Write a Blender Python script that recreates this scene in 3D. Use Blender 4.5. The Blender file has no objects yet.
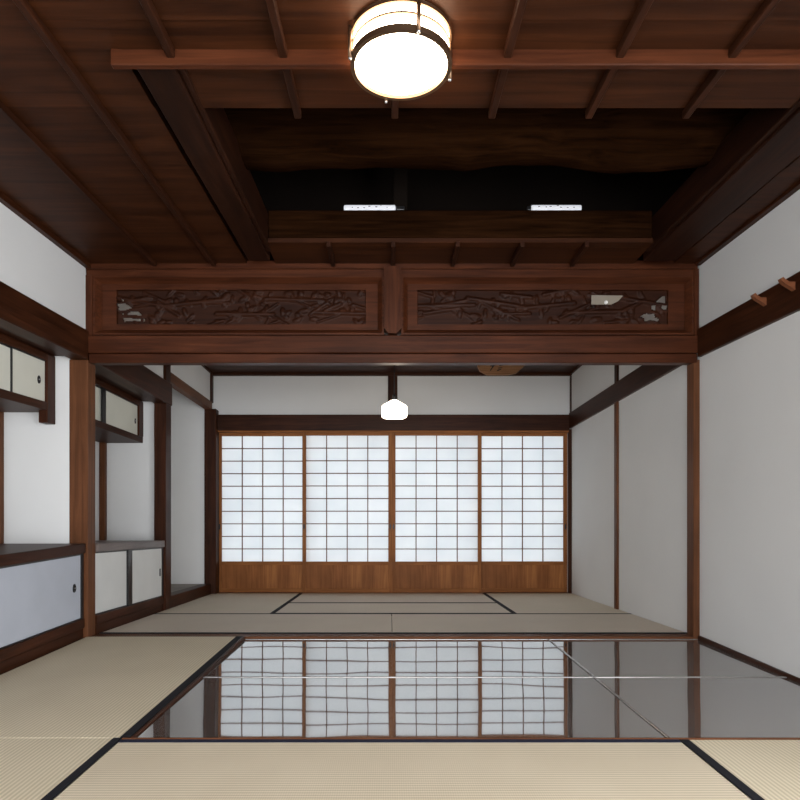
import bpy, bmesh, math, random
from mathutils import Vector, noise as mnoise

R = random.Random(7)
scene = bpy.context.scene
COL = scene.collection

# ------------------------------------------------------------------ place
H = 0.82            # eye height of the photographer
Y1 = 3.80           # front of the partition between the two rooms
Y1B = 3.90          # back of it
YB = 6.45           # far wall of the far room
XL, XR = -1.865, 1.90
ZC = 2.285          # ceiling
SAG = 0.0453        # far room sheared downward towards its back to match its lines in the view


def settle(y):  # z offset that shears everything behind the partition downward
    return -SAG * (y - 3.88) if y > 3.88 else 0.0


# ------------------------------------------------------------------ materials
def new_mat(name):
    m = bpy.data.materials.new(name)
    m.use_nodes = True
    nt = m.node_tree
    nt.nodes.clear()
    out = nt.nodes.new('ShaderNodeOutputMaterial')
    p = nt.nodes.new('ShaderNodeBsdfPrincipled')
    nt.links.new(p.outputs[0], out.inputs[0])
    return m, nt, p


def ramp(nt, fac, stops):
    r = nt.nodes.new('ShaderNodeValToRGB')
    el = r.color_ramp.elements
    el[0].position, el[0].color = stops[0][0], (*stops[0][1], 1)
    el[1].position, el[1].color = stops[-1][0], (*stops[-1][1], 1)
    for pos, c in stops[1:-1]:
        e = el.new(pos)
        e.color = (*c, 1)
    nt.links.new(fac, r.inputs[0])
    return r.outputs[0]


def wood(name, dark, light, axis='x', rough=0.45, scale=1.0, spec=0.14, blotch=0.35):
    m, nt, p = new_mat(name)
    tc = nt.nodes.new('ShaderNodeTexCoord')
    mp = nt.nodes.new('ShaderNodeMapping')
    s = {'x': (1.2, 22, 22), 'y': (22, 1.2, 22), 'z': (22, 22, 1.2)}[axis]
    mp.inputs['Scale'].default_value = tuple(v * scale for v in s)
    nt.links.new(tc.outputs['Object'], mp.inputs[0])
    n = nt.nodes.new('ShaderNodeTexNoise')
    n.inputs['Scale'].default_value = 1.6
    n.inputs['Detail'].default_value = 6
    n.inputs['Roughness'].default_value = 0.62
    n.inputs['Distortion'].default_value = 0.8
    nt.links.new(mp.outputs[0], n.inputs['Vector'])
    c = ramp(nt, n.outputs[0], [(0.32, dark), (0.5, tuple((a + b) / 2 for a, b in zip(dark, light))), (0.68, light)])
    n2 = nt.nodes.new('ShaderNodeTexNoise')
    n2.inputs['Scale'].default_value = 2.3
    n2.inputs['Detail'].default_value = 3
    nt.links.new(tc.outputs['Object'], n2.inputs['Vector'])
    c2 = ramp(nt, n2.outputs[0], [(0.3, (1 - blotch,) * 3), (0.7, (1, 1, 1))])
    mx = nt.nodes.new('ShaderNodeMix')
    mx.data_type = 'RGBA'
    mx.blend_type = 'MULTIPLY'
    mx.inputs[0].default_value = 1
    nt.links.new(c, mx.inputs[6])
    nt.links.new(c2, mx.inputs[7])
    nt.links.new(mx.outputs[2], p.inputs['Base Color'])
    p.inputs['Roughness'].default_value = rough
    p.inputs['Specular IOR Level'].default_value = spec
    b = nt.nodes.new('ShaderNodeBump')
    b.inputs['Strength'].default_value = 0.12
    b.inputs['Distance'].default_value = 0.004
    nt.links.new(n.outputs[0], b.inputs['Height'])
    nt.links.new(b.outputs[0], p.inputs['Normal'])
    return m


def plain(name, col, rough=0.6, metal=0.0, noise=0.06, nscale=9.0, emit=0.0, ecol=None, bump=0.0, spec=0.5):
    m, nt, p = new_mat(name)
    tc = nt.nodes.new('ShaderNodeTexCoord')
    n = nt.nodes.new('ShaderNodeTexNoise')
    n.inputs['Scale'].default_value = nscale
    n.inputs['Detail'].default_value = 4
    nt.links.new(tc.outputs['Object'], n.inputs['Vector'])
    lo = tuple(v * (1 - noise) for v in col)
    hi = tuple(min(1, v * (1 + noise)) for v in col)
    c = ramp(nt, n.outputs[0], [(0.35, lo), (0.65, hi)])
    nt.links.new(c, p.inputs['Base Color'])
    p.inputs['Roughness'].default_value = rough
    p.inputs['Metallic'].default_value = metal
    p.inputs['Specular IOR Level'].default_value = spec
    if emit:
        p.inputs['Emission Color'].default_value = (*(ecol or col), 1)
        p.inputs['Emission Strength'].default_value = emit
    if bump:
        b = nt.nodes.new('ShaderNodeBump')
        b.inputs['Strength'].default_value = bump
        b.inputs['Distance'].default_value = 0.002
        n3 = nt.nodes.new('ShaderNodeTexNoise')
        n3.inputs['Scale'].default_value = 260
        nt.links.new(tc.outputs['Object'], n3.inputs['Vector'])
        nt.links.new(n3.outputs[0], b.inputs['Height'])
        nt.links.new(b.outputs[0], p.inputs['Normal'])
    return m


def tatami(name, along, lo, hi):
    m, nt, p = new_mat(name)
    tc = nt.nodes.new('ShaderNodeTexCoord')

    def wave(direction, scale, dist):
        w = nt.nodes.new('ShaderNodeTexWave')
        w.wave_type = 'BANDS'
        w.bands_direction = direction
        w.wave_profile = 'SIN'
        w.inputs['Scale'].default_value = scale
        w.inputs['Distortion'].default_value = dist
        w.inputs['Detail'].default_value = 1
        nt.links.new(tc.outputs['Object'], w.inputs['Vector'])
        return w.outputs[1]
    a, b = ('Y', 'X') if along == 'x' else ('X', 'Y')
    w1 = wave(a, 21, 0.25)
    w2 = wave(b, 48, 1.5)
    n = nt.nodes.new('ShaderNodeTexNoise')
    n.inputs['Scale'].default_value = 3
    n.inputs['Detail'].default_value = 5
    nt.links.new(tc.outputs['Object'], n.inputs['Vector'])
    mul = nt.nodes.new('ShaderNodeMath')
    mul.operation = 'MULTIPLY_ADD'
    mul.inputs[1].default_value = 0.62
    nt.links.new(w1, mul.inputs[0])
    m2 = nt.nodes.new('ShaderNodeMath')
    m2.operation = 'MULTIPLY'
    m2.inputs[1].default_value = 0.2
    nt.links.new(w2, m2.inputs[0])
    nt.links.new(m2.outputs[0], mul.inputs[2])
    ad = nt.nodes.new('ShaderNodeMath')
    ad.operation = 'MULTIPLY_ADD'
    ad.inputs[1].default_value = 0.35
    nt.links.new(n.outputs[0], ad.inputs[0])
    nt.links.new(mul.outputs[0], ad.inputs[2])
    c = ramp(nt, ad.outputs[0], [(0.12, lo), (0.95, hi)])
    nt.links.new(c, p.inputs['Base Color'])
    p.inputs['Roughness'].default_value = 0.62
    p.inputs['Specular IOR Level'].default_value = 0.3
    bp = nt.nodes.new('ShaderNodeBump')
    bp.inputs['Strength'].default_value = 0.35
    bp.inputs['Distance'].default_value = 0.002
    nt.links.new(mul.outputs[0], bp.inputs['Height'])
    nt.links.new(bp.outputs[0], p.inputs['Normal'])
    return m


def shoji_paper_mat():
    m = bpy.data.materials.new('shoji_paper')
    m.use_nodes = True
    nt = m.node_tree
    nt.nodes.clear()
    out = nt.nodes.new('ShaderNodeOutputMaterial')
    tc = nt.nodes.new('ShaderNodeTexCoord')
    n = nt.nodes.new('ShaderNodeTexNoise')
    n.inputs['Scale'].default_value = 3.0
    n.inputs['Detail'].default_value = 5
    nt.links.new(tc.outputs['Object'], n.inputs['Vector'])
    c = ramp(nt, n.outputs[0], [(0.3, (0.83, 0.86, 0.88)), (0.7, (0.90, 0.92, 0.93))])
    t = nt.nodes.new('ShaderNodeBsdfTranslucent')
    d = nt.nodes.new('ShaderNodeBsdfDiffuse')
    mix = nt.nodes.new('ShaderNodeMixShader')
    mix.inputs[0].default_value = 0.42
    nt.links.new(c, t.inputs[0])
    nt.links.new(c, d.inputs[0])
    nt.links.new(t.outputs[0], mix.inputs[1])
    nt.links.new(d.outputs[0], mix.inputs[2])
    nt.links.new(mix.outputs[0], out.inputs[0])
    return m


def plate_mat():
    m, nt, p = new_mat('polished_plate')
    tc = nt.nodes.new('ShaderNodeTexCoord')
    n = nt.nodes.new('ShaderNodeTexNoise')
    n.inputs['Scale'].default_value = 2.2
    n.inputs['Detail'].default_value = 0.5
    nt.links.new(tc.outputs['Object'], n.inputs['Vector'])
    c = ramp(nt, n.outputs[0], [(0.3, (0.115, 0.103, 0.098)), (0.7, (0.140, 0.126, 0.120))])
    nt.links.new(c, p.inputs['Base Color'])
    p.inputs['Roughness'].default_value = 0.025
    p.inputs['IOR'].default_value = 6.5
    b = nt.nodes.new('ShaderNodeBump')
    b.inputs['Strength'].default_value = 0.11
    b.inputs['Distance'].default_value = 0.012
    nt.links.new(n.outputs[0], b.inputs['Height'])
    nt.links.new(b.outputs[0], p.inputs['Normal'])
    return m


M = {}
M['plaster'] = plain('white_plaster', (0.74, 0.745, 0.74), 0.9, noise=0.02, nscale=1.5, bump=0.15, spec=0.2)
for ax in 'xyz':
    M['pillar_' + ax] = wood('pillar_wood_' + ax, (0.100, 0.037, 0.0150), (0.175, 0.067, 0.028), ax, 0.5)
    M['beam_' + ax] = wood('beam_wood_' + ax, (0.024, 0.0066, 0.0022), (0.066, 0.02, 0.0075), ax, 0.45)
    M['transom_' + ax] = wood('transom_wood_' + ax, (0.04, 0.0105, 0.0038), (0.098, 0.028, 0.0105), ax, 0.42)
    M['screen_' + ax] = wood('screen_wood_' + ax, (0.24, 0.082, 0.021), (0.4, 0.155, 0.046), ax, 0.5)
    M['ceil_' + ax] = wood('ceiling_wood_' + ax, (0.026, 0.0072, 0.0022), (0.070, 0.0210, 0.0066), ax, 0.5, scale=0.6)
    M['edge_' + ax] = wood('opening_edge_wood_' + ax, (0.013, 0.0038, 0.0015), (0.036, 0.011, 0.0045), ax, 0.5)
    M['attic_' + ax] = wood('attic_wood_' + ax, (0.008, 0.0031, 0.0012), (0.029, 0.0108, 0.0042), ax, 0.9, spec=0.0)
M['batten'] = wood('batten_wood', (0.02, 0.006, 0.0022), (0.05, 0.015, 0.0058), 'y', 0.5)
M['pale_wood'] = wood('pale_wood', (0.25, 0.12, 0.055), (0.42, 0.22, 0.11), 'x', 0.55)
M['carving'] = wood('carving_wood', (0.018, 0.005, 0.0022), (0.052, 0.016, 0.0068), 'x', 0.5)
M['counter'] = wood('counter_wood_worn', (0.10, 0.075, 0.065), (0.19, 0.15, 0.135), 'y', 0.4, spec=0.4)  # light falling on the middle counter put into a greyer, lighter tone
M['slab'] = wood('alcove_floor_worn', (0.17, 0.14, 0.115), (0.27, 0.235, 0.20), 'y', 0.5, spec=0.3)
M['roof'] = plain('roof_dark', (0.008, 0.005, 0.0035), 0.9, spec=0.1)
M['tatami_x'] = tatami('tatami_rush_crosswise', 'x', (0.50, 0.42, 0.295), (0.78, 0.685, 0.53))
M['tatami_y'] = tatami('tatami_rush_lengthwise', 'y', (0.50, 0.43, 0.295), (0.78, 0.69, 0.525))
M['far_tatami_x'] = tatami('tatami_faded_crosswise', 'x', (0.52, 0.45, 0.37), (0.76, 0.68, 0.575))  # same rush, screen and lamp light put into a lighter, greyer colour
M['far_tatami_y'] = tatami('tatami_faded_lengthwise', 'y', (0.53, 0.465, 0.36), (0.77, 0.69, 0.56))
M['border'] = plain('border_cloth_black', (0.012, 0.012, 0.016), 0.8, noise=0.2, nscale=120, spec=0.2)
M['navy'] = plain('border_cloth_navy', (0.012, 0.015, 0.035), 0.75, noise=0.2, nscale=120, spec=0.25)
M['paper'] = shoji_paper_mat()
M['plate'] = plate_mat()
M['door_cream'] = plain('door_paper_cream', (0.66, 0.66, 0.58), 0.85, noise=0.03, nscale=4, spec=0.2)
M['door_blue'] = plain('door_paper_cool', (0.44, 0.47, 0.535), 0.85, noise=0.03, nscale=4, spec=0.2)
M['black'] = plain('black_lacquer', (0.010, 0.010, 0.011), 0.35)
M['door_white'] = plain('door_paper_white', (0.66, 0.67, 0.66), 0.85, noise=0.03, nscale=4, spec=0.2)
M['iron'] = plain('dark_iron', (0.03, 0.03, 0.032), 0.4, metal=0.6)
M['silver'] = plain('worn_silver', (0.6, 0.6, 0.6), 0.3, metal=1.0)
M['bronze'] = plain('lamp_bronze', (0.20, 0.12, 0.07), 0.35, metal=0.9)
M['lamp_glass'] = plain('lamp_glass_lit', (0.95, 0.92, 0.86), 0.3, noise=0.01, emit=9.0, ecol=(1.0, 0.80, 0.56))
M['pendant_glass'] = plain('pendant_glass_lit', (0.95, 0.92, 0.86), 0.3, noise=0.01, emit=11.0, ecol=(1.0, 0.84, 0.64))
M['tube'] = plain('white_tube', (0.85, 0.86, 0.90), 0.4, noise=0.02, emit=0.12, ecol=(0.85, 0.9, 1.0))
M['ink'] = plain('ink', (0.015, 0.012, 0.010), 0.8)
M['pin'] = plain('pin_white', (0.85, 0.84, 0.82), 0.3)
M['slip'] = plain('pale_slip', (0.25, 0.215, 0.17), 0.8, noise=0.05)


# ------------------------------------------------------------------ mesh building
class MB:
    def __init__(self):
        self.bm = bmesh.new()

    def box(self, x0, x1, y0, y1, z0, z1, bevel=0.0, seg=1):
        bm = self.bm
        vs = [bm.verts.new((x, y, z)) for x in (x0, x1) for y in (y0, y1) for z in (z0, z1)]
        fs = []
        for idx in ((0, 1, 3, 2), (4, 6, 7, 5), (0, 4, 5, 1), (2, 3, 7, 6), (0, 2, 6, 4), (1, 5, 7, 3)):
            fs.append(bm.faces.new([vs[i] for i in idx]))
        if bevel > 0:
            es = list({e for f in fs for e in f.edges})
            bmesh.ops.bevel(bm, geom=es, offset=bevel, segments=seg, affect='EDGES', profile=0.5)
        return self

    def prism(self, pts, y0, y1):
        """outline in (x, z), extruded along y"""
        bm = self.bm
        a = [bm.verts.new((x, y0, z)) for x, z in pts]
        b = [bm.verts.new((x, y1, z)) for x, z in pts]
        n = len(pts)
        bm.faces.new(a)
        bm.faces.new(list(reversed(b)))
        for i in range(n):
            j = (i + 1) % n
            bm.faces.new((a[j], a[i], b[i], b[j]))
        return self

    def prism_x(self, pts, x0, x1):
        """outline in (y, z), extruded along x"""
        bm = self.bm
        a = [bm.verts.new((x0, y, z)) for y, z in pts]
        b = [bm.verts.new((x1, y, z)) for y, z in pts]
        n = len(pts)
        bm.faces.new(a)
        bm.faces.new(list(reversed(b)))
        for i in range(n):
            j = (i + 1) % n
            bm.faces.new((a[j], a[i], b[i], b[j]))
        return self

    def prism_y(self, pts, y0, y1):
        return self.prism(pts, y0, y1)

    def lathe(self, prof, cx, cy, n=48, close=True):
        """prof: (radius, z) list, spun round the vertical through cx, cy"""
        bm = self.bm
        rings = []
        for r, z in prof:
            if r < 1e-6:
                rings.append([bm.verts.new((cx, cy, z))])
            else:
                rings.append([bm.verts.new((cx + r * math.cos(2 * math.pi * k / n), cy + r * math.sin(2 * math.pi * k / n), z)) for k in range(n)])
        for a, b in zip(rings, rings[1:]):
            for k in range(n):
                l = (k + 1) % n
                if len(a) == 1 and len(b) == 1:
                    continue
                if len(a) == 1:
                    bm.faces.new((a[0], b[k], b[l]))
                elif len(b) == 1:
                    bm.faces.new((a[k], a[l], b[0]))
                else:
                    bm.faces.new((a[k], a[l], b[l], b[k]))
        return self

    def tube(self, pts, r, n=10):
        bm = self.bm
        pts = [Vector(p) for p in pts]
        rings = []
        for i, p in enumerate(pts):
            d = (pts[min(i + 1, len(pts) - 1)] - pts[max(i - 1, 0)]).normalized()
            u = d.orthogonal().normalized()
            if i:
                u = (pu - d * pu.dot(d)).normalized()
            pu = u
            v = d.cross(u)
            rr = r[i] if isinstance(r, (list, tuple)) else r
            rings.append([bm.verts.new(p + (u * math.cos(2 * math.pi * k / n) + v * math.sin(2 * math.pi * k / n)) * rr) for k in range(n)])
        for a, b in zip(rings, rings[1:]):
            for k in range(n):
                l = (k + 1) % n
                bm.faces.new((a[k], a[l], b[l], b[k]))
        bm.faces.new(list(reversed(rings[0])))
        bm.faces.new(rings[-1])
        return self

    def build(self, name, mat, parent=None, loc=None, smooth=False, settle_it=True):
        bm = self.bm
        if settle_it:
            for v in bm.verts:
                v.co.z += settle(v.co.y)
        bmesh.ops.recalc_face_normals(bm, faces=bm.faces)
        base = Vector((0, 0, 0))
        if parent is not None:
            o_ = parent
            while o_ is not None:
                base += o_.location
                o_ = o_.parent
        elif loc is not None:
            base = Vector(loc)
        else:
            xs = [v.co.x for v in bm.verts]; ys = [v.co.y for v in bm.verts]; zs = [v.co.z for v in bm.verts]
            base = Vector(((min(xs) + max(xs)) / 2, (min(ys) + max(ys)) / 2, min(zs)))
        for v in bm.verts:
            v.co -= base
        me = bpy.data.meshes.new(name)
        bm.to_mesh(me)
        bm.free()
        me.materials.append(mat)
        if smooth:
            for p in me.polygons:
                p.use_smooth = True
        o = bpy.data.objects.new(name, me)
        COL.objects.link(o)
        if parent is not None:
            o.parent = parent
        else:
            o.location = base
        return o


def box(name, mat, x0, x1, y0, y1, z0, z1, parent=None, bevel=0.0, seg=1):
    return MB().box(x0, x1, y0, y1, z0, z1, bevel, seg).build(name, mat, parent)


def tag(o, label, cat, group=None, kind=None):
    o['label'] = label
    o['category'] = cat
    if group:
        o['group'] = group
    if kind:
        o['kind'] = kind
    return o


def thing(name, label, cat, loc, group=None, kind=None):
    o = bpy.data.objects.new(name, None)
    o.empty_display_size = 0.1
    COL.objects.link(o)
    o.location = (loc[0], loc[1], loc[2] + settle(loc[1]))
    return tag(o, label, cat, group, kind)


def structure(o, label, cat):
    return tag(o, label, cat, None, 'structure')


def copy_tree(o, parent=None):
    c = o.copy()
    COL.objects.link(c)
    if parent is not None:
        c.parent = parent
    for ch in list(o.children):
        copy_tree(ch, c)
    return c


# ================================================================== SETTING
structure(MB().box(-2.5, 2.0, -1.9, Y1B, -0.30, -0.05).build('floor', M['beam_y']), 'dark boarded floor under the mats of the near room', 'floor')
structure(MB().box(-2.5, 2.0, Y1B, 6.6, -0.30, -0.05).build('floor_far', M['beam_y']), 'dark boarded floor under the mats of the far room', 'floor')

# right wall: near and far plaster, unseen opening added to light the left alcoves
structure(MB().box(XR, 2.05, 1.25, 3.86, -0.30, 2.33).box(XR, 2.05, -1.9, 1.25, 1.70, 2.33).box(XR, 2.05, -1.9, -1.75, -0.3, 1.70).box(XR, 2.05, -1.75, 1.25, -0.3, -0.01).build('wall_right', M['plaster']), 'white plaster right wall of the near room', 'wall')
structure(MB().box(1.883, 2.05, 3.86, 6.6, -0.30, 2.33).build('wall_right_far', M['plaster']), 'white plaster right wall of the far room', 'wall')

# left side: outer wall behind the alcoves, solid wall nearer, strip above the alcoves
w = MB()
w.box(-2.52, -2.40, 1.90, 6.6, -0.30, 2.33)
w.box(-2.52, XL, -1.9, 1.98, -0.30, 2.33)
w.box(-2.40, XL, 1.98, Y1, 1.86, 2.33)
w.box(-2.40, -1.966, Y1, Y1B, -0.05, 2.33)
structure(w.build('wall_left', M['plaster']), 'white plaster left wall with the recess of the near alcove', 'wall')
w = MB()
w.box(-2.40, -1.852, Y1B, 5.16, 1.86, 2.33)
w.box(-2.40, -1.928, 5.15, 5.24, -0.05, 2.33)
w.box(-1.905, -1.852, 5.18, YB, 1.975, 2.33)
w.box(-2.40, -1.895, 6.40, 6.6, -0.05, 2.33)
structure(w.build('wall_left_far', M['plaster']), 'white plaster left wall with two recesses in the far room', 'wall')

# far wall above and beside the paper screens
w = MB()
w.box(-1.90, 1.90, YB + 0.01, 6.6, 1.85, 2.33)
w.box(-1.90, -1.785, YB + 0.09, 6.6, -0.05, 1.86)
w.box(1.86, 1.90, YB + 0.01, 6.6, -0.05, 1.86)
structure(w.build('wall_back', M['plaster']), 'white plaster far wall above the row of paper screens', 'wall')

# wall behind the photographer, wide open to the daylight
w = MB()
w.box(-2.5, 2.0, -1.9, -1.8, 2.0, 2.33)
w.box(-2.5, -1.75, -1.9, -1.8, -0.3, 2.0)
w.box(1.80, 2.0, -1.9, -1.8, -0.3, 2.0)
structure(w.build('wall_rear', M['plaster']), 'white plaster wall with a wide opening behind the viewer', 'wall')

# roof shell over the loft
m = MB()
m.box(-2.52, 2.05, -1.9, 6.7, 3.55, 3.7)
m.box(-2.52, -2.42, -1.9, 6.7, 2.15, 3.55)
m.box(1.95, 2.05, -1.9, 6.7, 2.15, 3.55)
m.box(-2.42, 1.95, 6.62, 6.7, 2.0, 3.55)
m.box(-2.42, 1.95, -1.9, -1.84, 2.331, 3.55)
m.box(-2.42, 1.95, Y1B + 0.01, Y1B + 0.04, ZC + 0.06, 3.55)
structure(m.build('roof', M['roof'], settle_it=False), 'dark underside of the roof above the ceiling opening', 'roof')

# ---- near ceiling: overlapping boards in four fields round the opening, battens under them
CX0, CX1 = -0.875, 1.735     # fields end here beside the opening
b = MB()


def boards(x0, x1, y0, y1, step=0.42, start=0.2):
    y = y0
    k = math.ceil((y0 - start) / step)
    while y < y1 - 1e-4:
        ye = min(y1, start + k * step)
        if ye > y + 0.003:
            # each board laps the next: its far edge lies a few millimetres lower
            b.prism_x([(y, ZC + 0.006), (ye, ZC), (ye, ZC + 0.03), (y, ZC + 0.03)], x0, x1)
        y = ye
        k += 1


boards(XL, CX0, -1.8, Y1 + 0.02)
boards(CX0, CX1, -1.8, 2.06)
boards(-0.70, 1.49, 2.06, 2.30)
boards(-0.70, 1.49, 3.50, Y1 + 0.02)
boards(CX1, XR, -1.8, Y1 + 0.02)
ceil = structure(b.build('ceiling', M['ceil_x']), 'dark red brown board ceiling with a large opening, near room', 'ceiling')
bat = [-1.43, -1.07, -0.708, -0.345, 0.018, 0.381, 0.744, 1.107, 1.47]
for x in bat:
    spans = []
    if x < CX0:
        spans = [(-1.7, Y1 - 0.03)]
    elif x > 1.73:
        spans = [(-1.7, Y1 - 0.03)]
    else:
        spans = [(-1.7, 2.016)] if abs(x - 0.018) > 0.01 else [(-1.7, 1.70)]
        if -0.6 < x < 1.4:
            spans += [(2.045, 2.325), (3.48, 3.775)]
    for (a, c) in spans:
        box('batten', M['batten'], x - 0.013, x + 0.013, a, c, ZC - 0.026, ZC + 0.004, ceil, 0.003)

structure(box('ceiling_far', M['beam_x'], -2.42, 1.883, Y1B, YB + 0.02, ZC, ZC + 0.05), 'dark board ceiling of the far room', 'ceiling')

# ---- edge beams of the ceiling opening
structure(box('trim_1', M['transom_x'], -0.905, XR, 2.005, 2.030, ZC - 0.047, ZC + 0.01, None, 0.003), 'reddish batten crossing the ceiling behind the round lamp', 'trim')
m = MB()
m.box(-0.845, -0.715, 2.06, 3.70, ZC - 0.020, 2.50, 0.004)
m.box(-0.715, -0.690, 2.06, 3.60, ZC - 0.006, 2.46, 0.004)
structure(m.build('beam', M['edge_y']), 'dark beam along the left edge of the ceiling opening', 'beam')
m = MB()
m.box(1.510, 1.705, 2.06, 3.70, ZC - 0.020, 2.47, 0.004)
m.box(1.485, 1.510, 2.06, 3.60, ZC - 0.006, 2.44, 0.003)
structure(m.build('beam', M['edge_y']), 'dark beam along the right edge of the ceiling opening', 'beam')
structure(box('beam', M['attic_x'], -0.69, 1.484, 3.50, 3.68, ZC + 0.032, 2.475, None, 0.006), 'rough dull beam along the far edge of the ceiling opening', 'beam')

# ---- loft: crooked log and a post behind it
bm = bmesh.new()
n_s, n_r = 60, 22
rings = []
for i in range(n_s + 1):
    t = i / n_s
    x = -1.80 + 3.6 * t
    cz = 2.585 + 0.018 * math.sin(5.5 * t + 0.6) + 0.012 * math.sin(13 * t)
    cy = 2.90 + 0.02 * math.sin(4 * t)
    ring = []
    for k in range(n_r):
        a = 2 * math.pi * k / n_r
        r = 0.165 * (1 + 0.20 * mnoise.noise(Vector((x * 2.2, math.cos(a) * 0.8, math.sin(a) * 0.8))) + 0.08 * mnoise.noise(Vector((x * 7, math.cos(a) * 2, math.sin(a) * 2))))
        ring.append(bm.verts.new((x, cy + r * math.cos(a), cz + r * math.sin(a))))
    rings.append(ring)
for a_, b_ in zip(rings, rings[1:]):
    for k in range(n_r):
        l = (k + 1) % n_r
        bm.faces.new((a_[k], a_[l], b_[l], b_[k]))
bm.faces.new(rings[0]); bm.faces.new(rings[-1])
lg = MB(); lg.bm = bm
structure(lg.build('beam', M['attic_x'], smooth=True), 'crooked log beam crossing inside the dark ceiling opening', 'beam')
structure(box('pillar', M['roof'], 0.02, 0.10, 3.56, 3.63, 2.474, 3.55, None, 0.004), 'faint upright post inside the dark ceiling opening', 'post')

# ---- partition head: carved transom between ceiling and lintel
ZL0, ZL1 = 1.680, 1.845      # lintel
tr = thing('lintel', 'stepped reddish brown lintel below the carved transom', 'lintel', (0.02, Y1 + 0.05, ZL0), kind='structure')
m = MB()
m.box(-1.848, 1.885, Y1 - 0.012, Y1B, ZL0 + 0.058, ZL1, 0.004)
m.build('upper_step', M['transom_x'], tr)
m = MB()
m.box(-1.848, 1.885, Y1, Y1B - 0.025, ZL0, ZL0 + 0.056, 0.004)
m.build('lower_step', M['transom_x'], tr)

tf = thing('transom_frame', 'reddish brown moulded frame round the two carved transom panels', 'transom frame', (0.02, Y1 + 0.05, ZL1), kind='structure')
m = MB()
m.box(-1.866, 1.885, Y1 - 0.005, Y1B, 2.255, ZC + 0.02, 0.003)
m.box(-1.866, 1.885, Y1 + 0.008, Y1B, 2.215, 2.257, 0.003)
m.build('top_rail', M['transom_x'], tf)
box('end_stile', M['transom_z'], -1.866, -1.825, Y1 - 0.003, Y1B, ZL1, 2.217, tf, 0.002)
box('end_stile', M['transom_z'], 1.865, 1.893, Y1 - 0.003, Y1B, ZL1, 2.257, tf, 0.002)
# centre post with chamfered foot
m = MB()
m.prism([(-0.037, 2.26), (-0.037, 1.885), (-0.010, 1.853), (0.043, 1.853), (0.070, 1.885), (0.070, 2.26)], Y1 - 0.035, Y1B)
m.build('centre_post', M['transom_z'], tf)


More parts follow.
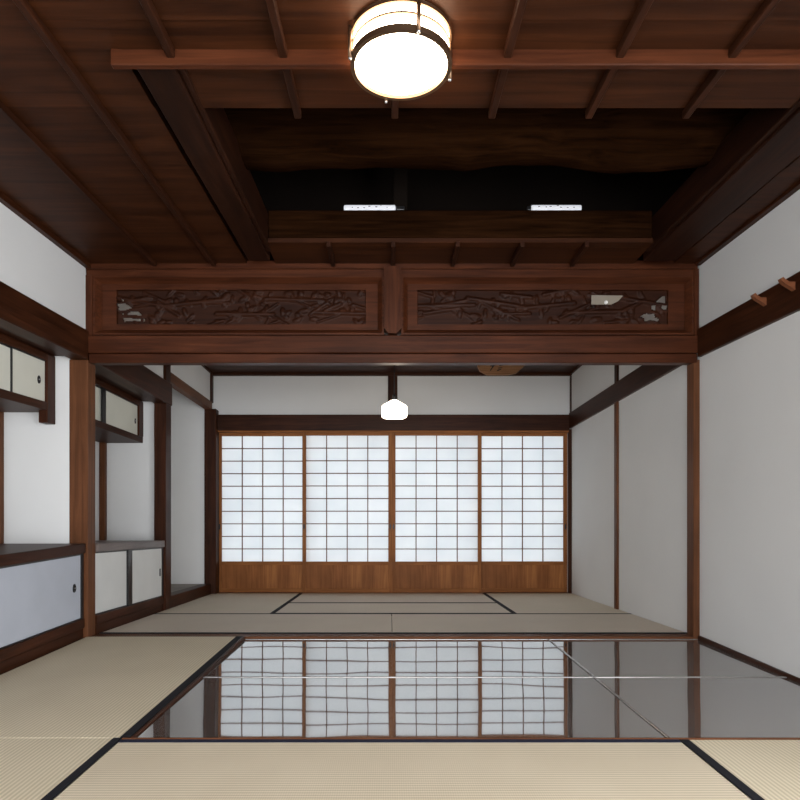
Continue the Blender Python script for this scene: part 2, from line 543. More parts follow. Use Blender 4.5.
def transom_panel(x0, x1, z0, z1, hole_test, relief_x, label, flip):
    """bevelled frame with a carved board in it"""
    t = thing('carved_transom', label, 'transom', ((x0 + x1) / 2, Y1 + 0.05, z0), group=None)
    # mitred sloping frame (outer edge proud, inner edge sunk)
    fb = 0.040
    bm = bmesh.new()
    o = [(x0, z0), (x1, z0), (x1, z1), (x0, z1)]
    i = [(x0 + fb, z0 + fb), (x1 - fb, z0 + fb), (x1 - fb, z1 - fb), (x0 + fb, z1 - fb)]
    lip = [(x0 + 0.012, z0 + 0.012), (x1 - 0.012, z0 + 0.012), (x1 - 0.012, z1 - 0.012), (x0 + 0.012, z1 - 0.012)]
    vo = [bm.verts.new((x, Y1 + 0.004, z)) for x, z in o]
    vl = [bm.verts.new((x, Y1 + 0.004, z)) for x, z in lip]
    vi = [bm.verts.new((x, Y1 + 0.040, z)) for x, z in i]
    vb = [bm.verts.new((x, Y1 + 0.070, z)) for x, z in i]
    vob = [bm.verts.new((x, Y1 + 0.070, z)) for x, z in o]
    for k in range(4):
        l = (k + 1) % 4
        bm.faces.new((vo[k], vo[l], vl[l], vl[k]))
        bm.faces.new((vl[k], vl[l], vi[l], vi[k]))
        bm.faces.new((vi[k], vi[l], vb[l], vb[k]))
        bm.faces.new((vb[k], vb[l], vob[l], vob[k]))
        bm.faces.new((vob[k], vob[l], vo[l], vo[k]))
    f = MB(); f.bm = bm
    f.build('frame', M['transom_x'], t)
    # board: a rim, cut open over the carved field
    cx0, cx1 = relief_x
    cz0, cz1 = 1.928, 2.142
    m = MB()
    yb0, yb1 = Y1 + 0.044, Y1 + 0.062
    m.box(x0 + fb - .003, cx0, yb0, yb1, z0 + fb - .003, z1 - fb + .003)
    m.box(cx1, x1 - fb + .003, yb0, yb1, z0 + fb - .003, z1 - fb + .003)
    m.box(cx0, cx1, yb0, yb1, z0 + fb - .003, cz0)
    m.box(cx0, cx1, yb0, yb1, cz1, z1 - fb + .003)
    m.build('board', M['transom_x'], t)
    # openwork carving: height field with holes
    rnd = random.Random(3 if flip else 11)
    W, Hh = cx1 - cx0, cz1 - cz0
    caps, leaves = [], []
    for k in range(17):
        ax = cx0 + W * (k + rnd.random()) / 17
        az = cz0 + Hh * rnd.uniform(0.05, 0.95)
        ang = rnd.uniform(-0.9, 0.9) + (math.pi if rnd.random() < .5 else 0)
        L = rnd.uniform(0.10, 0.30)
        caps.append((ax, az, ax + L * math.cos(ang), az + L * 0.6 * math.sin(ang), rnd.uniform(0.006, 0.014)))
    for k in range(5):
        z = cz0 + Hh * rnd.uniform(.2, .8)
        a = cx0 + W * k / 5
        caps.append((a, z, a + W / 4.4, cz0 + Hh * rnd.uniform(.2, .8), 0.014))
    for k in range(90):
        leaves.append((cx0 + W * rnd.random(), cz0 + Hh * rnd.uniform(0.05, 0.95), rnd.uniform(0.018, 0.042), rnd.uniform(0.008, 0.018), rnd.uniform(0, math.pi)))
    def hgt(x, z):
        h = 0.0
        for (ax, az, bx, bz, r) in caps:
            dx, dz = bx - ax, bz - az
            u = max(0, min(1, ((x - ax) * dx + (z - az) * dz) / (dx * dx + dz * dz + 1e-9)))
            d = math.hypot(x - ax - u * dx, z - az - u * dz)
            if d < r:
                h = max(h, 0.026 * math.sqrt(1 - (d / r) ** 2))
        for (lx, lz, a, c, th) in leaves:
            ddx, ddz = x - lx, z - lz
            if abs(ddx) > a or abs(ddz) > a:
                continue
            p = ddx * math.cos(th) + ddz * math.sin(th)
            q = -ddx * math.sin(th) + ddz * math.cos(th)
            e = (p / a) ** 2 + (q / c) ** 2
            if e < 1:
                h = max(h, 0.010 + 0.014 * (1 - e) - (0.006 if abs(q) < 0.0022 else 0))
        return h
    nx, nz = int(W / 0.0055), int(Hh / 0.0055)
    bm = bmesh.new()
    grid = []
    for j in range(nz + 1):
        row = []
        for i2 in range(nx + 1):
            x = cx0 + W * i2 / nx
            z = cz0 + Hh * j / nz
            row.append(bm.verts.new((x, Y1 + 0.056 - 0.62 * hgt(x, z), z)))
        grid.append(row)
    for j in range(nz):
        for i2 in range(nx):
            x = cx0 + W * (i2 + .5) / nx
            z = cz0 + Hh * (j + .5) / nz
            if hole_test(x, z):
                continue
            bm.faces.new((grid[j][i2], grid[j][i2 + 1], grid[j + 1][i2 + 1], grid[j + 1][i2]))
    bmesh.ops.delete(bm, geom=[v for v in bm.verts if not v.link_faces], context='VERTS')
    c = MB(); c.bm = bm
    o_ = c.build('carving', M['carving'], t, smooth=True)
    md = o_.modifiers.new('thick', 'SOLIDIFY')
    md.thickness = 0.008
    md.offset = 1.0
    return t


def px2(px, py):            # photo point on the partition plane -> metres
    return (px - 390) / 163.2, H + (503 - py) / 163.2


def poly_test(polys):
    def inside(x, z):
        for p in polys:
            c = False
            n = len(p)
            for i in range(n):
                (xa, za), (xb, zb) = p[i], p[(i + 1) % n]
                if (za > z) != (zb > z) and x < (xb - xa) * (z - za) / (zb - za) + xa:
                    c = not c
            if c:
                return True
        return False
    return inside


lh = [[px2(*q) for q in p] for p in (
    [(114.5, 301), (122, 301), (128.5, 305), (121, 307.5), (115, 307.5)],
    [(122, 311.5), (127, 308), (135, 308.5), (138.5, 313)],
    [(118.5, 315), (136.5, 315.5), (137, 318.5), (120, 319)],
    [(118, 296), (120.5, 298), (121, 300), (118.5, 299)],
    [(139, 315), (142, 316.5), (140, 319.5)],
    [(117.5, 310), (120, 310.5), (119, 313)],
)]
rh = [[px2(*q) for q in p] for p in (
    [(658, 300.5), (664, 293), (670, 293), (670, 300.5)],
    [(655, 302.5), (660, 302.5), (660, 308), (655, 306.5)],
    [(665, 302.5), (670.5, 302.5), (670.5, 307), (666, 308)],
    [(642, 314), (650, 310.5), (658, 311.5), (659, 315), (664, 315.5), (662, 318.8), (648, 318.8), (647, 316)],
    [(593, 304.2), (597.5, 304.2), (593, 306)],
)]
transom_panel(-1.825, -0.036, 1.852, 2.217, poly_test(lh), (-1.695, -0.15), 'carved wooden transom panel, left of the centre post, holes at its left end', False)
transom_panel(0.069, 1.865, 1.852, 2.217, poly_test(rh), (0.17, 1.725), 'carved wooden transom panel, right of the centre post, pale slip in it', True)
s = thing('paper_slip', 'small pale slip with a bright pin in the right carved panel', 'paper slip', (1.335, Y1 + 0.03, 2.03))  # pale outline with a round bright speck in front of the carving
MB().prism([px2(593, 293.5), px2(593, 303), px2(613, 303), px2(620, 299.5), px2(625, 294)], Y1 + 0.028, Y1 + 0.0305).build('slip', M['slip'], s)
MB().tube([(px2(607.5, 301)[0], Y1 + 0.020, px2(607.5, 301)[1]), (px2(607.5, 301)[0], Y1 + 0.029, px2(607.5, 301)[1])], [0.010, 0.012], 14).build('pin', M['pin'], s)

# ---- crown strip at the ceiling edges
structure(box('trim_2', M['beam_y'], XL, XL + 0.035, -1.8, Y1 - 0.005, ZC - 0.028, ZC + 0.02, None, 0.003), 'dark strip where the left wall meets the near ceiling', 'trim')
structure(box('trim_3', M['beam_y'], XR - 0.035, XR, -1.8, Y1 - 0.005, ZC - 0.012, ZC + 0.02, None, 0.003), 'dark strip where the right wall meets the near ceiling', 'trim')
structure(box('trim_4', M['beam_x'], -1.852, 1.883, YB - 0.04, YB + 0.01, 2.258, ZC + 0.02, None, 0.003), 'dark strip between far wall and far ceiling', 'trim')
structure(box('trim_5', M['beam_y'], -1.852, -1.83, Y1B + .01, YB - 0.04, 2.268, ZC + 0.01), 'dark strip where the left wall meets the far ceiling', 'trim')
structure(box('trim_6', M['beam_y'], 1.86, 1.883, Y1B + .01, YB - 0.04, 2.268, ZC + 0.01), 'dark strip where the right wall meets the far ceiling', 'trim')

# ---- long horizontal wall rails
structure(box('trim_7', M['beam_y'], XR - 0.022, XR + 0.01, -1.8, Y1 - 0.012, 1.712, 1.884, None, 0.003), 'dark brown rail along the right wall of the near room', 'trim')
structure(box('trim_8', M['beam_y'], 1.862, 1.893, Y1B + 0.006, YB, 1.712, 1.872, None, 0.003), 'dark brown rail along the right wall of the far room', 'trim')
m = MB()
m.box(-1.945, -1.842, -1.8, Y1 - 0.014, 1.695, 1.872, 0.004)
structure(m.build('trim_9', M['beam_y']), 'dark brown rail over the alcove of the near room', 'trim')
structure(box('trim_10', M['beam_y'], -1.935, -1.822, Y1B + 0.006, 5.19, 1.690, 1.872, None, 0.004), 'heavy dark brown rail over the middle alcove', 'trim')
structure(box('trim_11', M['pillar_y'], -1.905, -1.836, 5.192, 6.40, 1.895, 1.978, None, 0.003), 'slim brown lintel over the empty far left alcove', 'trim')
structure(box('trim_12', M['beam_x'], -1.80, 1.862, YB - 0.025, YB + 0.02, 1.686, 1.852, None, 0.003), 'dark brown rail above the paper screens', 'trim')
structure(box('trim_13', M['screen_x'], -1.80, 1.862, YB - 0.022, YB + 0.09, 1.672, 1.688, None, 0.002), 'brown track along the top of the paper screens', 'trim')
structure(box('trim_14', M['pillar_x'], -1.80, 1.862, YB - 0.022, YB + 0.09, -0.04, 0.002, None, 0.002), 'brown sill track under the paper screens', 'trim')

# ---- pillars
structure(box('pillar', M['pillar_z'], -1.968, -1.852, Y1, Y1B, -0.03, 1.70, None, 0.004), 'stout brown pillar left, between near and middle alcove', 'pillar')
structure(box('pillar', M['beam_z'], -1.926, -1.830, 5.06, 5.186, -0.04, 1.69, None, 0.004), 'brown pillar between the middle and the far left alcove', 'pillar')
structure(box('pillar', M['beam_z'], -1.862, -1.832, 5.066, 5.182, 1.872, ZC, None, 0.003), 'short dark post above the rail of the middle alcove', 'post')
structure(box('pillar', M['pillar_z'], 1.862, XR + 0.01, Y1 + 0.004, Y1B - 0.01, -0.02, 1.70, None, 0.003), 'brown pillar on the right wall under the lintel end', 'pillar')
structure(box('pillar', M['pillar_z'], 1.866, 1.895, 5.10, 5.165, -0.04, 1.712, None, 0.003), 'slim brown pillar halfway along the far right wall', 'pillar')
structure(box('pillar', M['beam_z'], 1.868, 1.893, 5.10, 5.165, 1.872, ZC, None, 0.003), 'short dark post above the rail on the far right wall', 'post')
structure(box('pillar', M['beam_z'], -1.905, -1.785, 6.36, YB + 0.032, -0.04, 1.90, None, 0.004), 'dark corner pillar left of the paper screens', 'pillar')
structure(box('pillar', M['beam_z'], -1.862, -1.836, 6.38, YB, 1.975, ZC, None, 0.002), 'thin dark corner strip high in the far left corner', 'post')
structure(box('pillar', M['beam_z'], 1.853, 1.886, YB - 0.03, YB + 0.02, -0.04, 1.70, None, 0.003), 'thin dark corner pillar right of the paper screens', 'pillar')
structure(box('pillar', M['beam_z'], 1.872, 1.890, YB - 0.022, YB + 0.02, 1.86, ZC, None, 0.002), 'thin dark corner strip high in the far right corner', 'post')
structure(box('pillar', M['beam_z'], -0.021, 0.077, YB - 0.025, YB + 0.02, 1.852, 2.262, None, 0.003), 'short dark post on the far wall behind the pendant lamp', 'post')

# threshold between the rooms, trims round the polished plates
structure(box('trim_15', M['pillar_x'], -1.842, 1.88, 3.812, Y1B, -0.04, -0.002, None, 0.003), 'brown threshold between the two rooms', 'trim')
structure(box('trim_16', M['beam_y'], XR - 0.014, XR + 0.01, -1.8, 3.80, -0.04, 0.008, None, 0.003), 'low brown strip along the foot of the right wall', 'trim')
structure(box('trim_17', M['pillar_x'], -0.932, XR - 0.014, 2.150, 2.162, -0.04, 0.003, None, 0.002), 'thin brown strip along the near edge of the polished plates', 'trim')
structure(box('trim_18', M['beam_y'], -0.905, -0.890, 2.163, 3.800, -0.04, 0.003, None, 0.002), 'thin brown strip along the left edge of the polished plates', 'trim')

# ================================================================== TATAMI
def mat(x0, x1, y0, y1, along, label, borders=('a', 'b'), cloth='border', bw=0.032):
    t = thing('tatami_mat', label, 'tatami mat', ((x0 + x1) / 2, (y0 + y1) / 2, -0.048), 'tatami mats on the floor')
    e = 0.0012
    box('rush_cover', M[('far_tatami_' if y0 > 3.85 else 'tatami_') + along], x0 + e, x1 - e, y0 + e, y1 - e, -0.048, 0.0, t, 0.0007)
    for s_ in borders:
        if along == 'x':
            ya, yb = (y0 + e, y0 + bw) if s_ == 'a' else (y1 - bw, y1 - e)
            box('border', M[cloth], x0 + e, x1 - e, ya, yb, -0.02, 0.0018, t)
        else:
            xa, xb = (x0 + e, x0 + bw) if s_ == 'a' else (x1 - bw, x1 - e)
            box('border', M[cloth], xa, xb, y0 + e, y1 - e, -0.02, 0.0018, t)
    return t


mat(XL + 0.006, -0.906, 2.165, 3.808, 'y', 'pale tatami mat left of the polished plates, its foot end at the near alcove', ('b',), 'border', 0.038)
mat(XL + 0.006, -0.934, 0.345, 2.163, 'y', 'pale tatami mat cut off by the bottom left corner of the view', ('b',), 'border', 0.030)
mat(-0.932, 1.000, 1.240, 2.148, 'x', 'pale tatami mat in front of the polished plates, navy edge towards them', ('a', 'b'), 'navy', 0.026)
mat(1.002, XR - 0.015, 0.330, 2.148, 'y', 'pale tatami mat in the bottom right corner, by the right wall', ('a',), 'border', 0.032)
XLF, XRF = -1.834, 1.880
yA, yB_, yC, yD = 3.905, 4.845, 5.565, 6.425
mat(XLF, 0.012, yA, yB_, 'x', 'dull tatami mat behind the threshold, left of the middle joint', ('a', 'b'), 'border', 0.03)
mat(0.014, XRF, yA, yB_, 'x', 'dull tatami mat behind the threshold, right of the middle joint', ('a', 'b'), 'border', 0.03)
mat(XLF, -0.905, yB_ + .002, yD, 'y', 'dull tatami mat at the far left, before the leftmost paper screen', ('b',), 'border', 0.035)
mat(-0.903, 0.955, yB_ + .002, yC, 'x', 'dull middle tatami mat, second row from the paper screens', ('a', 'b'), 'border', 0.022)
mat(-0.903, 0.955, yC + .002, yD, 'x', 'dull middle tatami mat directly before the two centre paper screens', ('a',), 'border', 0.022)
mat(0.957, XRF, yB_ + .002, yD, 'y', 'dull tatami mat at the far right, before the rightmost paper screen', ('a',), 'border', 0.035)

# ================================================================== POLISHED PLATES
TILT = 0.0095


def plate(x0, x1, y0, y1, label, left_strip=False):
    def lay(m_):
        for v in m_.bm.verts:
            v.co.z += -0.002 - TILT * (v.co.y - 2.164)
        return m_
    t = thing('polished_plate', label, 'floor plate', ((x0 + x1) / 2, (y0 + y1) / 2, -0.045), 'polished floor plates')
    lay(MB().box(x0, x1, y0, y1 - 0.009, -0.028, 0.0, 0.003, 2)).build('sheet', M['plate'], t)
    # added to give lamp glints: rounded bright edging along the far side (and one long side)
    def bead(n=10):
        return [((0.0045 - 0.0045 * math.cos(math.pi * k / n)), 0.004 * math.sin(math.pi * k / n)) for k in range(n + 1)]
    m_ = MB()
    m_.prism_x([(y1 - 0.009 + a, b) for a, b in bead()] + [(y1, -0.028), (y1 - 0.009, -0.028)], x0, x1)
    lay(m_).build('edge_strip', M['edging'], t, smooth=False)
    if left_strip:
        m_ = MB()
        m_.prism([(x0 - 0.010 + a, b) for a, b in bead()] + [(x0 - 0.001, -0.028), (x0 - 0.010, -0.028)], y0, y1)
        lay(m_).build('edge_strip', M['edging'], t, smooth=False)
    return t


M['edging'] = plain('edging_clear_bright', (0.36, 0.345, 0.33), 0.24, metal=0.7, noise=0.05)  # pale tone of the strips added for glints
plate(-0.888, 0.966, 2.164, 2.955, 'dark mirror-polished floor plate, wide one of the front row')
plate(-0.888, 0.966, 2.957, 3.808, 'dark mirror-polished floor plate, wide one beside the threshold')
plate(0.979, XR - 0.016, 2.164, 2.955, 'dark mirror-polished floor plate, narrow front one by the right wall', True)
plate(0.979, XR - 0.016, 2.957, 3.808, 'dark mirror-polished floor plate, narrow back one by the right pillar', True)

# ================================================================== PAPER SCREENS
PW = 0.932
ZT = 1.676


def screen_parts(t, x0, y0):
    x1 = x0 + PW
    yb = y0 + 0.028
    sw = 0.037
    box('stile', M['screen_z'], x0, x0 + sw, y0, yb, 0.003, ZT, t, 0.002)
    box('stile', M['screen_z'], x1 - sw, x1, y0, yb, 0.003, ZT, t, 0.002)
    box('top_rail', M['screen_x'], x0 + sw, x1 - sw, y0 + .002, yb, 1.640, ZT, t, 0.002)
    box('middle_rail', M['screen_x'], x0 + sw, x1 - sw, y0 + .002, yb, 0.290, 0.326, t, 0.002)
    box('bottom_rail', M['screen_x'], x0 + sw, x1 - sw, y0 + .002, yb, 0.003, 0.045, t, 0.002)
    box('lower_panel', M['lower_panel'], x0 + sw, x1 - sw, y0 + .010, yb - .006, 0.045, 0.290, t)
    zb, zt = 0.326, 1.640
    lat = MB()
    for k in range(1, 4):
        x = x0 + sw + (PW - 2 * sw) * k / 4
        lat.box(x - 0.0045, x + 0.0045, y0 + .006, y0 + .020, zb, zt)
    for k in range(1, 10):
        z = zb + (zt - zb) * k / 10
        lat.box(x0 + sw, x1 - sw, y0 + .0065, y0 + .0205, z - 0.0045, z + 0.0045)
    lat.build('lattice', M['screen_dark'], t)
    box('paper', M['paper'], x0 + sw - .004, x1 - sw + .004, y0 + .0210, y0 + .0222, zb - .004, zt + .004, t)


def panel_board_mat():
    m = wood('screen_panel_boards', (0.27, 0.094, 0.026), (0.48, 0.195, 0.062), 'z', 0.5, scale=0.8)
    nt = m.node_tree
    p = next(n for n in nt.nodes if n.type == 'BSDF_PRINCIPLED')
    tc = next(n for n in nt.nodes if n.type == 'TEX_COORD')
    src = p.inputs['Base Color'].links[0].from_socket
    sep = nt.nodes.new('ShaderNodeSeparateXYZ')
    nt.links.new(tc.outputs['Object'], sep.inputs[0])
    mu = nt.nodes.new('ShaderNodeMath'); mu.operation = 'MULTIPLY'; mu.inputs[1].default_value = 6.5
    fl = nt.nodes.new('ShaderNodeMath'); fl.operation = 'FLOOR'
    wn = nt.nodes.new('ShaderNodeTexWhiteNoise'); wn.noise_dimensions = '1D'
    nt.links.new(sep.outputs[0], mu.inputs[0]); nt.links.new(mu.outputs[0], fl.inputs[0]); nt.links.new(fl.outputs[0], wn.inputs['W'])
    c = ramp(nt, wn.outputs[0], [(0.0, (0.72, 0.66, 0.62)), (1.0, (1.0, 1.0, 1.0))])
    mx = nt.nodes.new('ShaderNodeMix'); mx.data_type = 'RGBA'; mx.blend_type = 'MULTIPLY'; mx.inputs[0].default_value = 1
    nt.links.new(src, mx.inputs[6]); nt.links.new(c, mx.inputs[7])
    nt.links.new(mx.outputs[2], p.inputs['Base Color'])
    return m


M['lower_panel'] = panel_board_mat()
M['screen_dark'] = wood('lattice_wood', (0.12, 0.045, 0.018), (0.22, 0.09, 0.04), 'x', 0.5)

G = 'sliding paper screens on the far wall'
spots = [(-1.800, YB + 0.036, 'sliding paper screen, leftmost, beside the dark corner pillar', 0.008),
         (-0.912, YB, 'sliding paper screen, left of the centre joint under the pendant lamp', PW - 0.028),
         (0.020, YB, 'sliding paper screen, right of the centre joint under the pendant lamp', None),
         (0.922, YB + 0.036, 'sliding paper screen, rightmost, against the right wall', PW - 0.028)]
proto = thing('shoji_screen', spots[0][2], 'paper screen', (spots[0][0] + PW / 2, spots[0][1] + 0.014, 0), G)
screen_parts(proto, spots[0][0], spots[0][1])
for i, (x0, y0, lab, hx) in enumerate(spots):
    if i == 0:
        t = proto
    else:
        t = copy_tree(proto)
        t.location = (x0 + PW / 2, y0 + 0.014, settle(y0 + 0.014))
        t['label'] = lab
    if hx is not None:
        cxh = x0 + hx + 0.010
        pts = [(cxh + 0.0085 * math.cos(a), 0.690 + 0.030 * math.sin(a)) for a in [2 * math.pi * k / 20 for k in range(20)]]
        bm = MB()
        bm.prism(pts, y0 - 0.002, y0 + 0.004)
        bm.build('finger_pull', M['iron'], t)

# ================================================================== ALCOVE CABINETS
def oval_pull(parent, x, y, z, ry=0.018, rz=0.026):
    bm = bmesh.new()
    n = 24
    def ring(s, xx):
        return [bm.verts.new((xx, y + s * ry * math.cos(2 * math.pi * k / n), z + s * rz * math.sin(2 * math.pi * k / n))) for k in range(n)]
    rs = [ring(1.0, x), ring(0.96, x + 0.004), ring(0.72, x + 0.0045), ring(0.60, x + 0.001), ring(0.22, x + 0.0008), ring(0.18, x + 0.003)]
    for a, b2 in zip(rs, rs[1:]):
        for k in range(n):
            l = (k + 1) % n
            bm.faces.new((a[k], a[l], b2[l], b2[k]))
    bm.faces.new(rs[-1])
    m_ = MB(); m_.bm = bm
    h = m_.build('finger_pull', M['iron'], parent, smooth=False)
    m2 = MB()
    m2.box(x + 0.0025, x + 0.0048, y - ry * 0.34, y + ry * 0.34, z - rz * 0.10, z + rz * 0.16)  # small silver block standing in for the glint on the pull
    m2.build('bar', M['silver'], h)
    return h


def slot_pull(parent, x, y, z):
    m_ = MB()
    m_.box(x, x + 0.004, y - 0.010, y + 0.010, z - 0.030, z + 0.030, 0.0015)
    return m_.build('finger_pull', M['iron'], parent)


def lower_cabinet(y0, y1, xf, doors, label, door_mat, overhang):
    """doors: list of (ya, yb, step back, pull y or None, pull kind)"""
    t = thing('floor_cabinet', label, 'cabinet', ((xf - 2.40) / 2, (y0 + y1) / 2, -0.045))
    c = MB()
    c.box(-2.395, -1.97, y0, y1, -0.045, 0.06)          # carcass: floor, back, ends
    c.box(-2.395, -2.375, y0, y1, 0.06, 0.512)
    c.box(-2.375, xf - 0.045, y0, y0 + 0.02, 0.06, 0.512)
    c.box(-2.375, xf - 0.045, y1 - 0.02, y1, 0.06, 0.512)
    c.build('body', M['beam_y'], t)
    box('base_board', M['beam_y'], -1.97, xf - 0.010, y0, y1, -0.045, 0.055, t)
    box('sill', M['beam_y'], -1.97, xf, y0, y1, 0.055, 0.114, t, 0.003)
    box('stile', M['black'], xf - 0.045, xf - 0.006, y1 - 0.022, y1, 0.108, 0.512, t)
    for (ya, yb, back, py, kind) in doors:
        xd = xf - 0.012 - back
        d = MB().box(xd - 0.018, xd, ya, yb, 0.120, 0.506, 0.001).build('door', door_mat, t)
        box('door_edge', M['black'], xd - 0.016, xd + 0.002, ya, yb, 0.114, 0.122, d)
        box('door_edge', M['black'], xd - 0.016, xd + 0.002, ya, yb, 0.503, 0.512, d)
        if py is not None:
            (oval_pull if kind == 'oval' else slot_pull)(d, xd, py, 0.312)
    return t


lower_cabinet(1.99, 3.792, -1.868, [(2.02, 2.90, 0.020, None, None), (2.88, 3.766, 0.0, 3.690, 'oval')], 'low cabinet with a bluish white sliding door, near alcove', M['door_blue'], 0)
tag(box('shelf_board', M['beam_y'], -2.395, -1.862, 1.99, 3.796, 0.514, 0.572, None, 0.003), 'dark wooden counter board on the low cabinet of the near alcove', 'counter board')
t = lower_cabinet(3.905, 5.055, -1.842, [(3.91, 4.40, 0.010, None, None), (4.445, 5.040, 0.0, 4.995, 'slot')], 'low cabinet with two off-white sliding doors, middle alcove', M['door_white'], 0)
box('meeting_stile', M['black'], -1.868, -1.850, 4.385, 4.452, 0.114, 0.512, t)
tag(box('shelf_board', M['counter'] if 'counter' in M else M['pillar_y'], -2.395, -1.836, 3.905, 5.055, 0.514, 0.568, None, 0.003), 'greyish wooden counter board on the low cabinet of the middle alcove', 'counter board')


def upper_cabinet(y0, y1, doors, label, door_mat, hang):
    xf = -2.050
    t = thing('wall_cabinet', label, 'cabinet', ((xf - 2.395) / 2, (y0 + y1) / 2, 1.375))
    c = MB()
    c.box(-2.395, xf - 0.04, y0, y1, 1.375, 1.395)
    c.box(-2.395, -2.375, y0, y1, 1.395, 1.70)
    c.box(-2.375, xf - 0.05, y0, y0 + 0.02, 1.395, 1.70)
    c.build('body', M['beam_y'], t)
    box('bottom_rail', M['beam_y'], xf - 0.045, xf, y0, y1, 1.375, 1.424, t, 0.003)
    box('top_rail', M['beam_y'], xf - 0.045, xf, y0, y1, 1.672, 1.718, t, 0.003)
    z0 = 1.300 if hang else 1.424
    box('end_stile', M['beam_z'], xf - 0.052, xf + 0.003, y1 - 0.088, y1, z0, 1.715, t, 0.003)
    for (ya, yb, back, py) in doors:
        xd = xf - 0.012 - back
        d = MB().box(xd - 0.012, xd, ya, yb, 1.424, 1.670, 0.001).build('door', door_mat, t)
        box('door_edge', M['black'], xd - 0.012, xd + 0.0025, ya - 0.001, ya + 0.004, 1.424, 1.672, d)
        box('door_edge', M['black'], xd - 0.012, xd + 0.0025, ya + 0.005, yb, 1.664, 1.672, d)
        if py is not None:
            if hang:
                oval_pull(d, xd, py, 1.545, 0.015, 0.024)
            else:
                oval_pull(d, xd, py, 1.535, 0.010, 0.022)
    return t


upper_cabinet(2.26, 3.795, [(2.30, 2.665, 0.014, None), (2.655, 3.010, 0, None), (3.0, 3.385, 0.008, None), (3.380, 3.704, 0.0, 3.640)],
              'hanging wall cabinet with cream doors high in the near alcove', M['door_cream'], True)
t = upper_cabinet(3.905, 5.148, [(3.92, 4.47, 0.014, None), (4.475, 5.062, 0.0, 5.015)],
                  'hanging wall cabinet with cream doors high in the middle alcove', M['door_cream'], False)
box('meeting_stile', M['black'], -2.066, -2.056, 4.435, 4.490, 1.424, 1.672, t)

# alcove corner posts, lids and floors
structure(box('trim_19', M['pillar_z'], -2.398, -2.366, Y1 - 0.035, Y1 + 0.005, 0.572, 1.376, None, 0.002), 'slim brown corner post at the back of the near alcove', 'trim')
structure(box('trim_20', M['pillar_z'], -2.398, -2.352, 5.11, 5.152, 0.568, 1.376, None, 0.002), 'slim brown corner post at the back of the middle alcove', 'trim')
structure(box('trim_21', M['beam_y'], -2.40, -1.946, 1.99, Y1, 1.720, 1.745), 'dark board lid over the near alcove', 'trim')
structure(box('trim_22', M['beam_y'], -2.40, -1.936, Y1B, 5.15, 1.720, 1.745), 'dark board lid over the middle alcove', 'trim')
structure(box('trim_23', M['beam_y'], -1.94, -1.836, 5.188, 6.358, -0.045, 0.102, None, 0.004), 'dark brown sill of the empty far left alcove', 'trim')
structure(box('trim_24', M['slab'], -2.40, -1.94, 5.24, 6.40, -0.045, 0.098), 'dull wooden floor of the empty far left alcove', 'trim')

# ================================================================== LAMPS
lx, ly = 0.035, 1.95
lr = 0.151
lt = thing('ceiling_lamp', 'lit round drum lamp with bronze rings on the near ceiling', 'lamp', (lx, ly, 2.19))
zb, zt = 2.194, 2.282
m = MB()
m.lathe([(lr, zt - 0.004), (lr, zb + 0.004)], lx, ly, 64)
m.build('glass_drum', M['lamp_glass'], lt, smooth=True)
m = MB()
m.lathe([(lr - 0.006, zb + 0.004), (lr * 0.85, zb - 0.004), (lr * 0.6, zb - 0.010), (lr * 0.3, zb - 0.0135), (0.0, zb - 0.015)], lx, ly, 64)
m.build('glass_bottom', M['lamp_glass'], lt, smooth=True)


def ring(parent, z0, z1, ri, ro, name):
    m_ = MB()
    m_.lathe([(ri, z0), (ro, z0), (ro, z1), (ri, z1), (ri, z0)], lx, ly, 64)
    return m_.build(name, M['bronze'], parent)


ring(lt, zb - 0.006, zb + 0.012, lr - 0.005, lr + 0.008, 'bottom_ring')
ring(lt, zb + 0.046, zb + 0.051, lr, lr + 0.005, 'middle_ring')
ring(lt, zt - 0.010, zt + 0.002, lr, lr + 0.007, 'top_ring')
for a in (-73, 17, 107, 197):
    ar = math.radians(a)
    px_, py_ = lx + (lr + 0.014) * math.cos(ar), ly + (lr + 0.014) * math.sin(ar)
    rod = MB().tube([(px_, py_, zb - 0.008), (px_, py_, zt)], 0.0065, 12).build('rod', M['bronze'], lt, smooth=True)
    MB().lathe([(0, zb - 0.016), (0.005, zb - 0.013), (0.0055, zb - 0.009), (0.0, zb - 0.005)], px_, py_, 14).build('knob', M['silver'], rod, smooth=True)

# pendant in the far room
pxX, pxY = 0.036, 5.15
dz = settle(pxY)
pt = thing('pendant_lamp', 'small lit white pendant lamp hanging before the paper screens', 'lamp', (pxX, pxY, 1.58 ))
pzb = 1.532 - dz            # true height of the glass rim
m = MB()
m.lathe([(0.0, pzb - 0.004), (0.07, pzb - 0.003), (0.100, pzb), (0.104, pzb + 0.012), (0.104, pzb + 0.088), (0.096, pzb + 0.100), (0.012, pzb + 0.146)], pxX, pxY, 8)
m.build('glass_shade', M['pendant_glass'], pt)
m = MB()
m.lathe([(0.0, pzb + 0.190), (0.013, pzb + 0.186), (0.017, pzb + 0.172), (0.022, pzb + 0.140), (0.018, pzb + 0.134)], pxX, pxY, 20)
m.build('cap', M['iron'], pt, smooth=True)
MB().tube([(pxX, pxY, pzb + 0.185), (pxX, pxY, ZC - 0.018)], 0.004, 8).build('cord', M['black'], pt)
MB().lathe([(0.0, ZC - 0.03), (0.03, ZC - 0.026), (0.04, ZC - 0.008), (0.04, ZC)], pxX, pxY, 24).build('ceiling_rose', M['black'], pt, smooth=True)

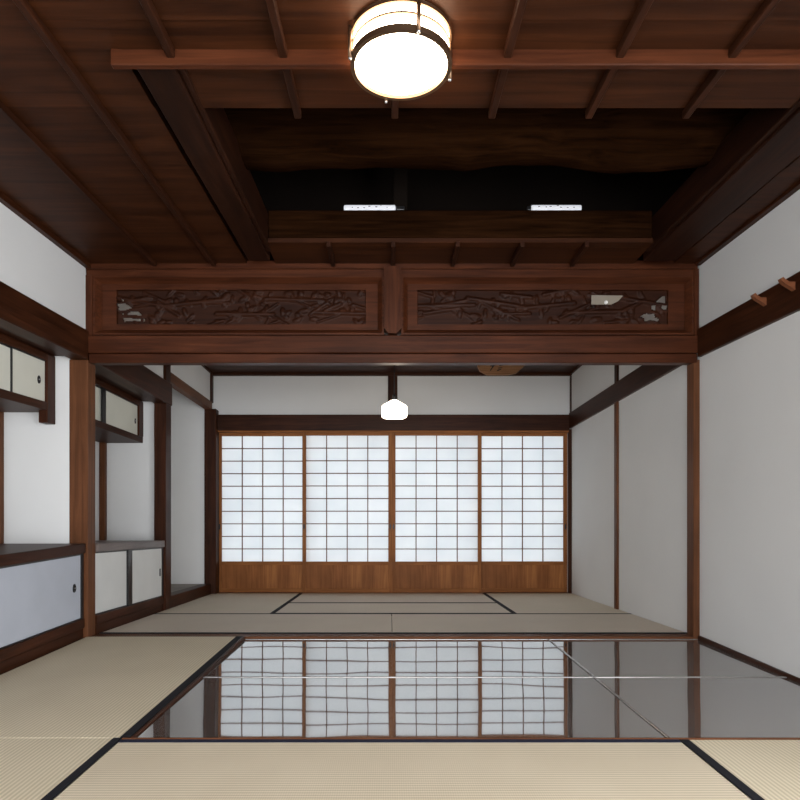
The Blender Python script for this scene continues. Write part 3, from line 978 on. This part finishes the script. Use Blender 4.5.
# white light tubes lying on the far beam of the opening
def tube_light(x0, x1, dark_right, label):
    t_ = thing('light_tube', label, 'light tube', ((x0 + x1) / 2, 3.515, 2.476), 'white tubes on the beam in the ceiling opening')
    zc, r = 2.488, 0.016
    box('white_body', M['tube'], x0, x1, 3.505, 3.535, 2.4765, 2.508, t_, 0.008, 3)
    if dark_right:
        box('end_cap', M['black'], x1, x1 + 0.05, 3.508, 3.532, 2.478, 2.502, t_, 0.005, 2)
    else:
        box('end_cap', M['black'], x0 - 0.022, x0, 3.508, 3.532, 2.478, 2.502, t_, 0.005, 2)
    rr = random.Random(int(x0 * 100))
    for k in range(7):
        xx = x0 + (x1 - x0) * (0.12 + 0.11 * k + 0.05 * rr.random())
        zz = 2.483 + rr.uniform(0.004, 0.018)
        box('mark', M['ink'], xx, xx + rr.uniform(0.004, 0.012), 3.5035, 3.5055, zz, zz + 0.0028, t_)


tube_light(-0.262, 0.032, True, 'white light tube on the beam, left one with dark right end')
tube_light(0.800, 1.086, False, 'white light tube on the beam, right one with dark left end')

# wooden plaque under the far ceiling
def q(px, py, Y):
    return (px - 390) * Y / 620.0, H + (503 - py) * Y / 620.0


YP = 6.00
pl = thing('hanging_plaque', 'pale wooden plaque with ink strokes hung under the far ceiling', 'plaque', (q(502, 375, YP)[0], YP, 2.27))
pts = []
for a in [(478, 361.1), (527, 361.1), (526, 364.5), (516, 373.5), (508, 375), (487, 375), (480, 371.5), (477.5, 366)]:
    x, z = q(a[0], a[1], YP)
    pts.append((x, z - settle(YP)))
pts_ok = pts
m = MB(); m.prism(pts_ok, YP - 0.014, YP + 0.018); m.build('board', M['pale_wood'], pl)
mk = MB()
for (xa, ya, xb, yb, wd) in [(494, 365, 490, 371, .008), (490, 366.5, 496, 365.5, .005), (499, 366, 503, 365.5, .005), (498, 368.5, 502, 368, .005), (497, 371, 501, 369.5, .006)]:
    p0 = q(xa, ya, YP); p1 = q(xb, yb, YP)
    mk.tube([(p0[0], YP - 0.0145, p0[1] - settle(YP)), (p1[0], YP - 0.0145, p1[1] - settle(YP))], [wd, wd * .5], 6)
mk.build('ink_strokes', M['ink'], pl)

# wooden hooks on the right rail
def hook(y, label):
    t_ = MB()
    xw = XR - 0.022
    t_.prism([(xw + 0.003, 1.806), (xw - 0.022, 1.822), (xw - 0.048, 1.838), (xw - 0.062, 1.852), (xw - 0.066, 1.862), (xw - 0.056, 1.868), (xw - 0.046, 1.858), (xw - 0.028, 1.846), (xw + 0.003, 1.846)], y - 0.013, y + 0.013)
    o = t_.build('wall_hook', M['pale_hook'])
    return tag(o, label, 'hook', 'wooden hooks on the right wall rail')


M['pale_hook'] = wood('hook_wood', (0.18, 0.06, 0.025), (0.30, 0.11, 0.05), 'x', 0.5)
hook(3.105, 'reddish wooden peg hook on the right rail, the one nearer the carved transom')
hook(2.885, 'reddish wooden peg hook on the right rail, the one nearer the viewer')

# ================================================================== LIGHT
W = bpy.data.worlds.new('daylight')
scene.world = W
W.use_nodes = True
nt = W.node_tree
nt.nodes.clear()
out = nt.nodes.new('ShaderNodeOutputWorld')
bg = nt.nodes.new('ShaderNodeBackground')
tc = nt.nodes.new('ShaderNodeTexCoord')
sp = nt.nodes.new('ShaderNodeSeparateXYZ')
nt.links.new(tc.outputs['Generated'], sp.inputs[0])
mr = nt.nodes.new('ShaderNodeMapRange')
mr.inputs['From Min'].default_value = -0.6
mr.inputs['From Max'].default_value = 0.6
mr.inputs['To Min'].default_value = 4.9
mr.inputs['To Max'].default_value = 0.86
nt.links.new(sp.outputs[1], mr.inputs[0])
bg.inputs[0].default_value = (0.95, 0.97, 1.0, 1)
nt.links.new(mr.outputs[0], bg.inputs[1])
nt.links.new(bg.outputs[0], out.inputs[0])


def portal(name, loc, rot, sx, sy):
    l = bpy.data.lights.new(name, 'AREA')
    l.shape = 'RECTANGLE'
    l.size, l.size_y = sx, sy
    l.cycles.is_portal = True
    o = bpy.data.objects.new(name, l)
    COL.objects.link(o)
    o.location, o.rotation_euler = loc, rot
    return o


portal('rear_opening_portal', (0.02, -1.85, 0.97), (math.radians(90), 0, 0), 3.5, 2.0)
portal('side_opening_portal', (1.98, -0.25, 0.85), (0, math.radians(90), 0), 1.7, 3.0)  # at the opening added in the right wall, out of view
portal('screen_opening_portal', (0.03, 6.62, 0.78), (math.radians(-90), 0, 0), 3.66, 1.75)

# ================================================================== CAMERA
cam = bpy.data.cameras.new('camera')
cam.sensor_width = 36
cam.lens = 620 / 800 * 36
cam.shift_x = (400 - 390) / 800
cam.shift_y = (503 - 400) / 800
co = bpy.data.objects.new('camera', cam)
COL.objects.link(co)
co.location = (0, 0, H)
co.rotation_euler = (math.radians(90), 0, 0)
scene.camera = co

scene.view_settings.view_transform = 'Standard'
scene.view_settings.look = 'None'
scene.view_settings.gamma = 1
scene.view_settings.exposure = 0.92
scene.cycles.max_bounces = 10
scene.cycles.diffuse_bounces = 6
scene.cycles.glossy_bounces = 5
scene.cycles.sample_clamp_indirect = 6
scene.cycles.use_denoising = True
